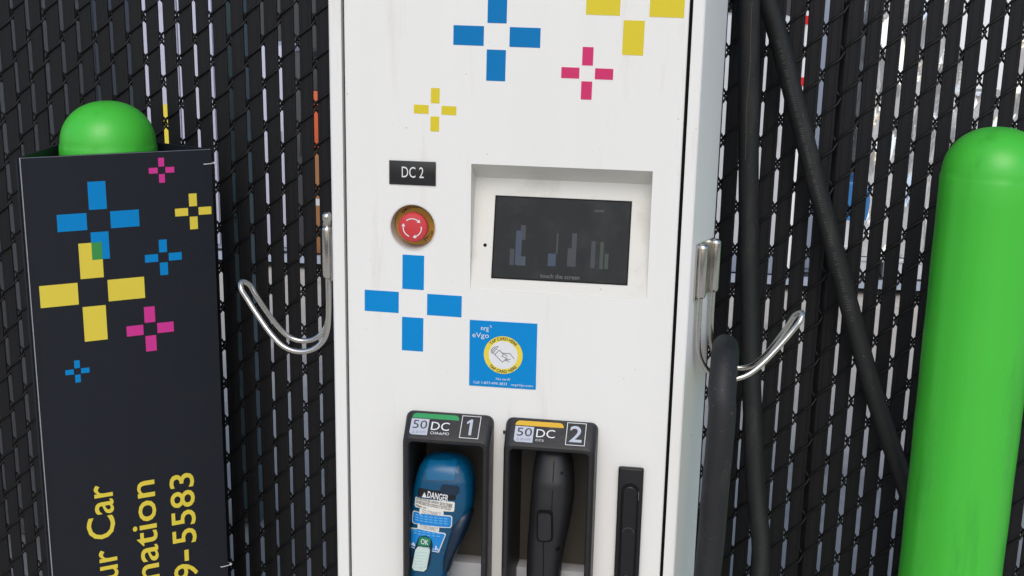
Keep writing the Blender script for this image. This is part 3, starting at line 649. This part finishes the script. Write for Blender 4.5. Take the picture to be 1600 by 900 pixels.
gk = Gun([(690, 850, 874), (697, 843, 884), (706, 839, 889), (722, 835, 894), (745, 832, 897), (772, 830, 897), (800, 828, 893), (820, 827, 889), (842, 825, 884), (865, 824, 880), (890, 823, 877), (930, 823, 873), (985, 828, 866), (1030, 832, 862)],
         [YK + .016] * 4 + [YK + .012] * 10, [.008, .016, .024, .031, .036, .038, .038, .037, .036, .035, .034, .032, .028, .022], 2.4, Y0, YK + .010)
c2 = empty('charging_connector', (gk.rows[-1][1], YK + .012, gk.rows[-1][0]), 'plain black charging plug with oblong latch button, in the yellow-barred holster', 'plug')
gk.mesh('shell', 'connector_black', c2)
gk.patch('button_surround', rpx(837.8, 797.8, 864, 848, 6.5, .0), 'gasket', c2, .0006)
gk.patch('latch_button', rpx(841, 801, 861.3, 843.5, 5.5, .0), 'connector_black', c2, .0060)
gk.patch('seam', [(848, 848), (849.4, 848), (848.6, 1000), (847.2, 1000)], 'gasket', c2, .0001)
gk.patch('seam', [(864, 706), (865.3, 706), (862.6, 798), (861.3, 798)], 'gasket', c2, .0001)
gk.patch('screw_hole', [(870.5 + 3.4 * math.cos(k * .5236), 862.5 + 3.4 * math.sin(k * .5236)) for k in range(12)], 'gasket', c2, .0003)
gk.patch('screw_hole', [(876.5 + 2 * math.cos(k * .5236), 744 + 2 * math.sin(k * .5236)) for k in range(12)], 'gasket', c2, .0003)

# ------------------------------------------------------------------ charging cables
CR = .0215
def gun_end(g): r = g.rows[-1]; return Vector((r[1], r[3], r[0] + .012))
e1, e2 = gun_end(gb), gun_end(gk)
xf, xb, yf, yb = hkR
A = [Vector((-.10, 2.42, 1.93)), Vector((-.04, 2.46, 2.05)), Vector((.05, 2.55, 2.04)), Vector((.078, 2.62, 1.9))]
A += [P(1171, 0, 2.66), P(1170, 180, 2.68), P(1170, 360, 2.69), P(1173, 560, 2.69), P(1180, 750, 2.67), P(1187, 900, 2.63)]
A += [Vector((.145, 2.56, G + .14)), Vector((.16, 2.42, G + .032)), Vector((.22, 2.25, G + .027)), Vector((.20, 2.10, G + .07)), Vector((.11, 2.07, .15)), P(1105, 890, 2.055), P(1117, 760, 2.055), P(1127, 650, 2.05), P(1132, 600, 2.045),
      Vector((.074, 2.022, .998)), Vector((.071, 1.985, 1.022)), Vector((.069, 1.935, 1.033)), Vector((.067, 1.888, 1.022)), Vector((.065, 1.860, .990))]
A += [P(1128, 650, 1.85), P(1118, 760, 1.85), P(1106, 890, 1.85), Vector((.040, 1.835, .42)), Vector((-.02, 1.78, .10)), Vector((-.12, 1.74, G + .08)), Vector((-.19, 1.75, .06)), Vector((-.212, 1.83, .30)), e2 + Vector((0, -.012, -.12)), e2]
ca = empty('charging_cable', (.07, 2.6, G), 'thick black cable hanging straight down the fence and looped over the right steel hook', 'cable')
pa = smooth_path(A, 8); tube('jacket', pa, CR, 'rubber', ca, 20)
seam = []
for i in range(4 * 8, 4 * 8 + 12):
    p = pa[i]; t = (pa[i + 1] - pa[i - 1]).normalized(); v = (CAM - p); v = (v - t * v.dot(t)).normalized(); sd_ = t.cross(v); ph = -.30 + .75 * (i - 32) / 12 + .06 * math.sin(i)
    seam.append(p + (v * math.cos(ph) + sd_ * math.sin(ph)) * CR * 1.0)
tube('seam', seam, .0007, 'tan_seam', ca, 5)
B = [Vector((-.20, 2.44, 1.91)), Vector((-.19, 2.50, 2.06)), Vector((-.09, 2.60, 2.10)), P(1118, -280, 2.68), P(1160, -135, 2.72)]
B += [P(1199, 0, 2.74), P(1217, 60, 2.75), P(1240, 150, 2.755), P(1262, 235, 2.757), P(1279, 300, 2.757), P(1306, 400, 2.757), P(1333, 500, 2.757), P(1361, 600, 2.757), P(1387, 680, 2.757), P(1430, 800, 2.757), P(1475, 900, 2.74)]
B += [Vector((.62, 2.73, G + .08)), Vector((.47, 2.62, G + .027)), Vector((.32, 2.1, G + .027)), Vector((.05, 1.72, G + .027)), Vector((-.22, 1.66, G + .027)), Vector((-.36, 1.70, G + .09)), Vector((-.385, 1.81, .28)), e1 + Vector((0, -.015, -.12)), e1]
cb = empty('charging_cable', (.5, 2.7, G), 'thick black cable slanting down across the fence to behind the bare green bollard', 'cable')
pb = smooth_path(B, 8); tube('jacket', pb, CR, 'rubber', cb, 20)
bmp = bmesh.new()
for i in range(6 * 8, 11 * 8):                                             # small printed characters along the jacket
    for k in range(3):
        if random.random() < .22: continue
        p = pb[i].lerp(pb[i + 1], k / 3); t = (pb[i + 1] - pb[i]).normalized(); v = (CAM - p); v = (v - t * v.dot(t)).normalized(); s_ = t.cross(v)
        ph = random.uniform(-.02, .02) + .12; hgt = random.choice((.0030, .0036)); ln = random.uniform(.0018, .0030)
        def sp(a, b): q = ph + a / CR; return p + (v * math.cos(q) + s_ * math.sin(q)) * (CR + .0003) + t * b
        typ = random.randrange(3); bars = [((-hgt, 0), (hgt, .0009))]
        if typ > 0: bars.append(((-hgt, .0009), (-hgt + .001, ln)))
        if typ > 1: bars.append(((hgt - .001, .0009), (hgt, ln)))
        for (a0, b0), (a1, b1) in bars: bmp.faces.new([bmp.verts.new(sp(*q)) for q in ((a0, b0), (a1, b0), (a1, b1), (a0, b1))])
from_bm('cable_marking', bmp, 'cable_print', cb)

# ------------------------------------------------------------------ bollards
def bollard(x, y, top, label):
    R = .105; dome = .092; o = empty('guard_bollard', (x, y, G), label, 'bollard', 'green guard bollards beside the charger')
    prof = [(R + .004, G + .005), (R, .03)]
    for k in range(1, 25): prof.append((R - .0004 * math.sin(k * 1.7), .03 + (top - dome - .04) * k / 25))
    prof += [(R, top - dome - .010), (R - .0012, top - dome - .004), (R - .0022, top - dome)]
    for k in range(1, 18):
        a = math.pi / 2 * k / 18; prof.append(((R - .0022) * math.cos(a) ** .92, top - dome + dome * math.sin(a)))
    prof.append((.0002, top)); n = 128; vs, fs = [], []
    for r, z in prof:
        for k in range(n): a = 2 * math.pi * k / n; rr = r * (1 + .0035 * math.sin(7 * a + 1 + .4 * z) + .0025 * math.sin(12 * a + 2 * z) + .0015 * math.sin(19 * a)) if z < top - dome else r; vs.append((x + rr * math.cos(a), y + rr * math.sin(a), z))
    for j in range(len(prof) - 1):
        for k in range(n): fs.append((j * n + k, j * n + (k + 1) % n, (j + 1) * n + (k + 1) % n, (j + 1) * n + k))
    fs.append(tuple(range((len(prof) - 1) * n, len(prof) * n)))
    raw('sleeve', vs, fs, 'green_plastic', o, True, 50)
    vs, fs = tube_data([Vector((x, y, G + .004)), Vector((x, y, G + .012)), Vector((x, y, G + .016))], lambda t: R + .035 if t < .9 else R + .02, 40); raw('base_collar', vs, fs, 'concrete', o, True, 40)
    return o
bollard(.598, 2.5645, 1.336, 'bare green plastic bollard with domed top standing to the right of the charger')
bollard(-1.2877, 2.6033, 1.321, 'green bollard with only its dome showing above the black triangular sign')

# ------------------------------------------------------------------ triangular sign round the left bollard
sg = empty('sign_wrap', (-1.288, 2.603, G), 'black triangular sign wrapped round a bollard, with coloured crosses and yellow lettering', 'sign')
SL, SR, SA = Vector((-1.381, 2.392, 0)), Vector((-1.0585, 2.628, 0)), Vector((-1.424, 2.789, 0)); TOPZ = 1.2205
def panel(a, b, m, t=.004, ext0=0, ext1=0):
    d = (b - a).normalized(); n = Vector((d.y, -d.x, 0)); a = a - d * ext0; b = b + d * ext1; bm = bmesh.new()
    bv = []
    for o in (0, -t):
        for p, z in ((a, G + .02), (b, G + .02), (b, TOPZ), (a, TOPZ)): bv.append(bm.verts.new(p + n * o + ZUP * z))
    for f in ((0, 1, 2, 3), (7, 6, 5, 4), (0, 4, 5, 1), (1, 5, 6, 2), (2, 6, 7, 3), (3, 7, 4, 0)): bm.faces.new([bv[i] for i in f])
    bmesh.ops.bevel(bm, geom=bm.edges[:], offset=.0007, segments=1, affect='EDGES')
    return from_bm('panel', bm, m, sg), Plane(a, d, ZUP)
p0, _ = panel(SL, SR, 'sign_black'); spn = Plane(SL, SR - SL, ZUP)
dS = (SR - SL).normalized(); nS = Vector((dS.y, -dS.x, 0))
panel(SA, SL + (SA - SL).normalized() * .006 - dS * .0055, 'sign_black', .004, 0, .014)
panel(SR - dS * .002 - nS * .008, SA + (SL - SA).normalized() * .006, 'sign_black', .004)
mat('panel_core', (.42, .43, .45), .5, var=.2, vscale=90)
box_core = decal('panel_edge', spn, [rect(-.0016, G + .02, .0008, TOPZ - .0005)], 'panel_core', p0, .0006, .0002)
decal('panel_edge', spn, [rect(.0008, TOPZ - .0014, .398, TOPZ - .0006)], 'print_mid', p0, .0002, .0001)
for a in (('blue_vinyl', .1497, 1.0765, .0247, .0855, .0186), ('sign_yellow', .1286, .9192, .0315, .110, .0243), ('sign_pink', .2887, 1.1785, .0083, .0275, .0063), ('sign_yellow', .3540, 1.0823, .0118, .0404, .0087),
          ('blue_vinyl', .2832, .9834, .0118, .0404, .0087), ('sign_pink', .2463, .8218, .0154, .0518, .0118), ('blue_vinyl', .0845, .7436, .0076, .0254, .0058)):
    decal('cross_decal', spn, cross_polys(*a[1:]), a[0], p0, .0003 if a[0] != 'sign_yellow' else .0004)
decal('overlap_decal', spn, [rect(.1311, .9910, .1529, 1.0292)], 'sign_green', p0, .0006)
def tw(s): xs = [p[0] for p in text_geo(s, .009)[0]]; return max(xs) - min(xs)
def vtext(s, v1, length, ubase, uheight, bold):
    bold = .009 if bold else 0
    vs, fs = text_geo(s, bold); xs = [p[0] for p in vs]; ys = [p[1] for p in vs]; x0, x1 = min(xs), max(xs); y0, y1 = min(ys), max(ys)
    raw('lettering', [spn.pt(ubase - (p[1] - y0) / (y1 - y0) * uheight, v1 - length + (p[0] - x0) / (x1 - x0) * length, .0006) for p in vs], fs, 'sign_yellow', p0)
vtext('Car', .4690, .1325, .1432, .0622, .018); vtext('Your', .3085, .1325 * tw('Your') / tw('Car'), .1440, .0600, .018)
vtext('Information', .4612, .203 * tw('Information') / tw('ation'), .2372, .0600, .018)
vtext('5583', .4640, .1775, .3275, .0570, .018); vtext('-', .2700, .0285, .3068, .0100, .0); vtext('9', .2350, .0410, .3275, .0570, .018)
for z in (1.187, .208):
    zt = raw('zip_tie', *(lambda d: (d[0], d[1]))(tube_data(smooth_path([spn.pt(.382, z, -.006), spn.pt(.383, z, .0016), spn.pt(.392, z + .0004, .0022), spn.pt(.402, z + .0012, .0018), spn.pt(.408, z + .0016, -.004), spn.pt(.402, z + .001, -.016)], 5), .0011, 8)), 'plate_pale', sg, True, 60)
    box('tie_head', tuple(spn.pt(.4065, z - .001, 0) - Vector((.002, .002, .0)) ), tuple(spn.pt(.4065, z + .004, 0) + Vector((.0025, .0025, 0))), 'plate_pale', zt, .0006, 1)

# ------------------------------------------------------------------ yard behind the fence
def yb_front(x): return 6.9 + .034 * (x + 2.5)
PH = P(400, 396, 6.9).z
pf = empty('loading_platform', (-1, 7.6, G), 'low dark platform with pale metal edge standing behind the fence', 'platform')
def slab(name, x0, x1, y_off0, y_off1, z0, z1, m, par):
    vs = [(x, yb_front(x) + o, z) for z in (z0, z1) for x, o in ((x0, y_off0), (x1, y_off0), (x1, y_off1), (x0, y_off1))]
    return raw(name, vs, [(0, 3, 2, 1), (4, 5, 6, 7), (0, 1, 5, 4), (1, 2, 6, 5), (2, 3, 7, 6), (3, 0, 4, 7)], m, par)
slab('deck', -5.8, 2.9, .02, 1.5, PH - .045, PH, 'platform_dark', pf)
slab('edge_trim', -5.8, 2.9, -.004, .018, PH - .045, PH + .003, 'platform_trim', pf)
for k in range(15):
    x = -5.6 + k * .57; slab('foot', x, x + .07, .10, .20, G + .004, PH - .046, 'platform_dark', pf)
slab('back_skirt', -5.8, 2.9, 1.2, 1.24, G + .004, PH - .046, 'platform_dark', pf)
def cabinet(name, px0, px1, z1, m, label, cat='cabinet', dep=.5, setback=.06, doors=2, z0=PH + .004, Y=None):
    x0, x1 = P(px0, 250, Y or 7.0).x, P(px1, 250, Y or 7.0).x; y = Y or yb_front((x0 + x1) / 2) + setback
    o = empty(name, ((x0 + x1) / 2, y + dep / 2, z0), label, cat)
    box('carcass', (x0, y + .012, z0), (x1, y + dep, z1), m, o, .008)
    wdt = (x1 - x0) / doors
    for k in range(doors):
        d = box('cabinet_door', (x0 + k * wdt + .004, y - .006, z0 + .03), (x0 + (k + 1) * wdt - .004, y + .010, z1 - .02), m, o, .003)
        box('handle', (x0 + (k + 1) * wdt - .045, y - .024, (z0 + z1) / 2), (x0 + (k + 1) * wdt - .030, y - .0065, (z0 + z1) / 2 + .12), m if m in ('cabinet_dark', 'cabinet_teal', 'cabinet_grey') else 'zinc', d, .002)
    return o, x0, x1, y
cabinet('storage_cabinet', -70, 158, 1.95, 'cabinet_grey', 'wide dark grey storage cabinet standing behind the black triangular sign', doors=3, dep=.3, Y=3.3, z0=G + .008)
o, x0, x1, y = cabinet('storage_cabinet', 240, 346, 1.95, 'cabinet_pale', 'pale lilac steel cabinet with a yellow plate, behind the fence left of the charger', doors=2)
yp = P(258, 195, y - .01); box('warning_plate', (yp.x - .05, y - .009, P(258, 226, y).z), (yp.x + .03, y - .0065, P(258, 163, y).z), 'sign_yellow', o)
cabinet('storage_cabinet', 350, 384, 1.9, 'cabinet_teal', 'narrow dark teal cabinet standing close behind the fence beside the triangular sign', doors=1, Y=3.5, dep=.14, z0=G + .008)
cabinet('storage_cabinet', 401, 453, 1.185, 'cabinet_pale', 'lower pale lilac cabinet beside a slim dark one behind the fence', doors=1)
cabinet('storage_cabinet', 456, 482, 1.15, 'cabinet_dark', 'slim dark grey cabinet beside stacked boxes behind the fence', doors=1)
def carton(name, px0, px1, pyt, pyb, m, label, cat, zb=None):
    x0, x1 = P(px0, 250, 7.0).x, P(px1, 250, 7.0).x; y = yb_front((x0 + x1) / 2) + .05
    z1, z0 = P((px0 + px1) / 2, pyt, y).z, zb if zb is not None else P((px0 + px1) / 2, pyb, y).z
    o = empty(name, ((x0 + x1) / 2, y + .2, z0), label, cat); b = box('shell', (x0, y, z0), (x1, y + .4, z1), m, o, .006)
    if m == 'carton': box('tape', (x0 - .001, y - .0016, (z0 + z1) / 2 - .02), (x1 + .001, y - .0004, (z0 + z1) / 2 + .02), 'plate_pale', o)
    return z0, z1
z0, z1 = carton('carton_box', 485, 560, 235, 420, 'carton', 'brown cardboard box at the bottom of a stack behind the fence', 'box', PH + .004)
z0, z1 = carton('plastic_crate', 486, 556, 143, 235, 'orange_plastic', 'orange plastic crate stacked on a brown cardboard box', 'crate', z1 + .002)
carton('carton_box', 487, 550, 92, 143, 'cabinet_dark', 'dark box on top of the orange plastic crate', 'box', z1 + .002)
o, x0, x1, y = cabinet('storage_cabinet', 1110, 1222, P(1138, 24, 7.0).z, 'plate_pale', 'light grey cabinet with blue base strip behind the hanging cables', doors=2)
box('base_strip', (x0, y - .012, PH + .006), (x1, y - .0065, PH + .12), 'cabinet_slate', o)
cabinet('storage_cabinet', 1270, 1306, 1.9, 'cabinet_slate', 'tall narrow slate blue cabinet behind the slanting cable', doors=1, setback=.1)
cabinet('storage_cabinet', 1226, 1250, P(1240, 250, 7.0).z, 'navy_plastic', 'small navy blue cabinet beside a white marker pole behind the fence', doors=1)
mp_ = P(1258, 100, 6.95); mk = empty('marker_pole', (mp_.x, yb_front(mp_.x) + .1, PH), 'white marker pole with red bands behind the fence', 'pole')
bx_, by_ = mp_.x, yb_front(mp_.x) + .04
tube('pole', [Vector((bx_ - .01, by_, PH + .004)), Vector((bx_ + .012, by_, 1.75))], .016, 'white_panel', mk, 14)
for py in (31, 127):
    c = P(1258, py, by_); t = (c.z - PH) / 1.6; xx = bx_ - .01 + .022 * t; tube('red_band', [Vector((xx, by_, c.z - .022)), Vector((xx, by_, c.z + .022))], .026, 'red_plastic', mk, 16)
dx = P(1332, 320, 6.95).x; dy = yb_front(dx) + .22
dm = empty('steel_drum', (dx, dy, PH), 'blue drum with pale lower half beside the silver wrapped pallets', 'drum')
def lath(name, prof, cx, cy, m, par, n=40):
    vs, fs = [], []
    for r, z in prof:
        for k in range(n): a = 2 * math.pi * k / n; vs.append((cx + r * math.cos(a), cy + r * math.sin(a), z))
    for j in range(len(prof) - 1):
        for k in range(n): fs.append((j * n + k, j * n + (k + 1) % n, (j + 1) * n + (k + 1) % n, (j + 1) * n + k))
    fs.append(tuple(range((len(prof) - 1) * n, len(prof) * n))); return raw(name, vs, fs, m, par, True, 40)
zt = P(1342, 285, dy - .16).z; zm = P(1342, 345, dy - .16).z
lath('lower_shell', [(.165, PH + .004), (.17, PH + .02), (.165, PH + .03), (.165, (PH + zm) / 2), (.171, (PH + zm) / 2 + .012), (.165, (PH + zm) / 2 + .024), (.165, zm)], dx, dy, 'plate_pale', dm)
lath('upper_shell', [(.1655, zm), (.1655, zt - .03), (.171, zt - .015), (.166, zt), (.158, zt), (.157, zt - .012)], dx, dy, 'drum_blue', dm)
def wrapped(px0, px1, z1, label, seed, setb=.05):
    rnd = random.Random(seed); x0, x1 = P(px0, 250, 7.0).x, P(px1, 250, 7.0).x; y0 = yb_front((x0 + x1) / 2) + setb; dep = .8
    o = empty('wrapped_pallet', ((x0 + x1) / 2, y0 + dep / 2, PH), label, 'pallet', 'silver wrapped pallets behind the fence')
    # perimeter strip, creased
    cr = [(Vector((rnd.uniform(-1, 1), rnd.uniform(-.45, .45))).normalized(), rnd.uniform(8, 30), rnd.uniform(0, 6), rnd.uniform(.3, 1)) for _ in range(9)]
    per = [(x0, y0), (x1, y0), (x1, y0 + dep), (x0, y0 + dep)]; nor = [(0, -1), (1, 0), (0, 1), (-1, 0)]
    vs, fs = [], []; nu, nv = 60, 110; zb = PH + .125; us = 0; ring = []
    for s in range(4):
        a, b = Vector(per[s]), Vector(per[(s + 1) % 4]); l = (b - a).length
        for k in range(nu): ring.append((a.lerp(b, k / nu), Vector(nor[s]), us + l * k / nu))
        us += l
    n = len(ring)
    for j in range(nv + 1):
        z = zb + (z1 - zb) * j / nv
        for p, nn_, u in ring:
            d = sum(wt * (abs(((u * dv.x + z * dv.y) * fq / 6.28 + ph) % 1 - .5)) for dv, fq, ph, wt in cr) / 3.0
            q = p + nn_ * (d * .14 - .10 + rnd.uniform(-.0003, .0003)); vs.append((q.x, q.y, z))
    for j in range(nv):
        for k in range(n): fs.append((j * n + k, j * n + (k + 1) % n, (j + 1) * n + (k + 1) % n, (j + 1) * n + k))
    fs.append(tuple(range(nv * n, (nv + 1) * n))); raw('film', vs, fs, 'wrap', o)
    for k in range(3):
        xx = x0 + (x1 - x0 - .1) * k / 2; box('block', (xx, y0 + .02, PH + .005), (xx + .1, y0 + .15, PH + .095), 'plate_pale', o)
        box('block', (xx, y0 + dep - .15, PH + .005), (xx + .1, y0 + dep - .02, PH + .095), 'plate_pale', o)
    for k in range(5):
        yy = y0 + .01 + (dep - .12) * k / 4; box('board', (x0, yy, PH + .0955), (x1, yy + .1, PH + .118), 'plate_pale', o, .002)
    return o, x0, x1, y0
wrapped(1354, 1478, 1.9, 'crumpled silver wrapped pallet standing next to the blue drum', 3)
w2, x0, x1, y0 = wrapped(1484, 1640, 1.9, 'silver wrapped pallet carrying bright white cards, beyond the bare green bollard', 8)
for (a, t, b, bt) in ((1486, 24, 1498, 76), (1508, -30, 1526, 80), (1540, -20, 1575, 140)):
    p, q = P(a, t, y0 - .03), P(b, bt, y0 - .03); box('card', (p.x, y0 - .032, q.z), (q.x, y0 - .028, p.z), 'white_panel', w2)
wl = empty('storage_building', (-1, 9.6, G), 'long charcoal metal-clad building closing the yard behind the fence', 'building')
for k in range(36):
    x = -9 + k * .5; box('cladding_panel', (x + .004, 9.5 + (.03 if k % 2 else 0), G + .02), (x + .496, 9.62, 3.6), 'wall_panel', wl)
box('wall', (-9.1, 9.63, G + .006), (9.1, 9.8, 3.7), 'cabinet_dark', wl); box('roof_trim', (-9.15, 9.44, 3.705), (9.15, 9.85, 3.85), 'cabinet_slate', wl)
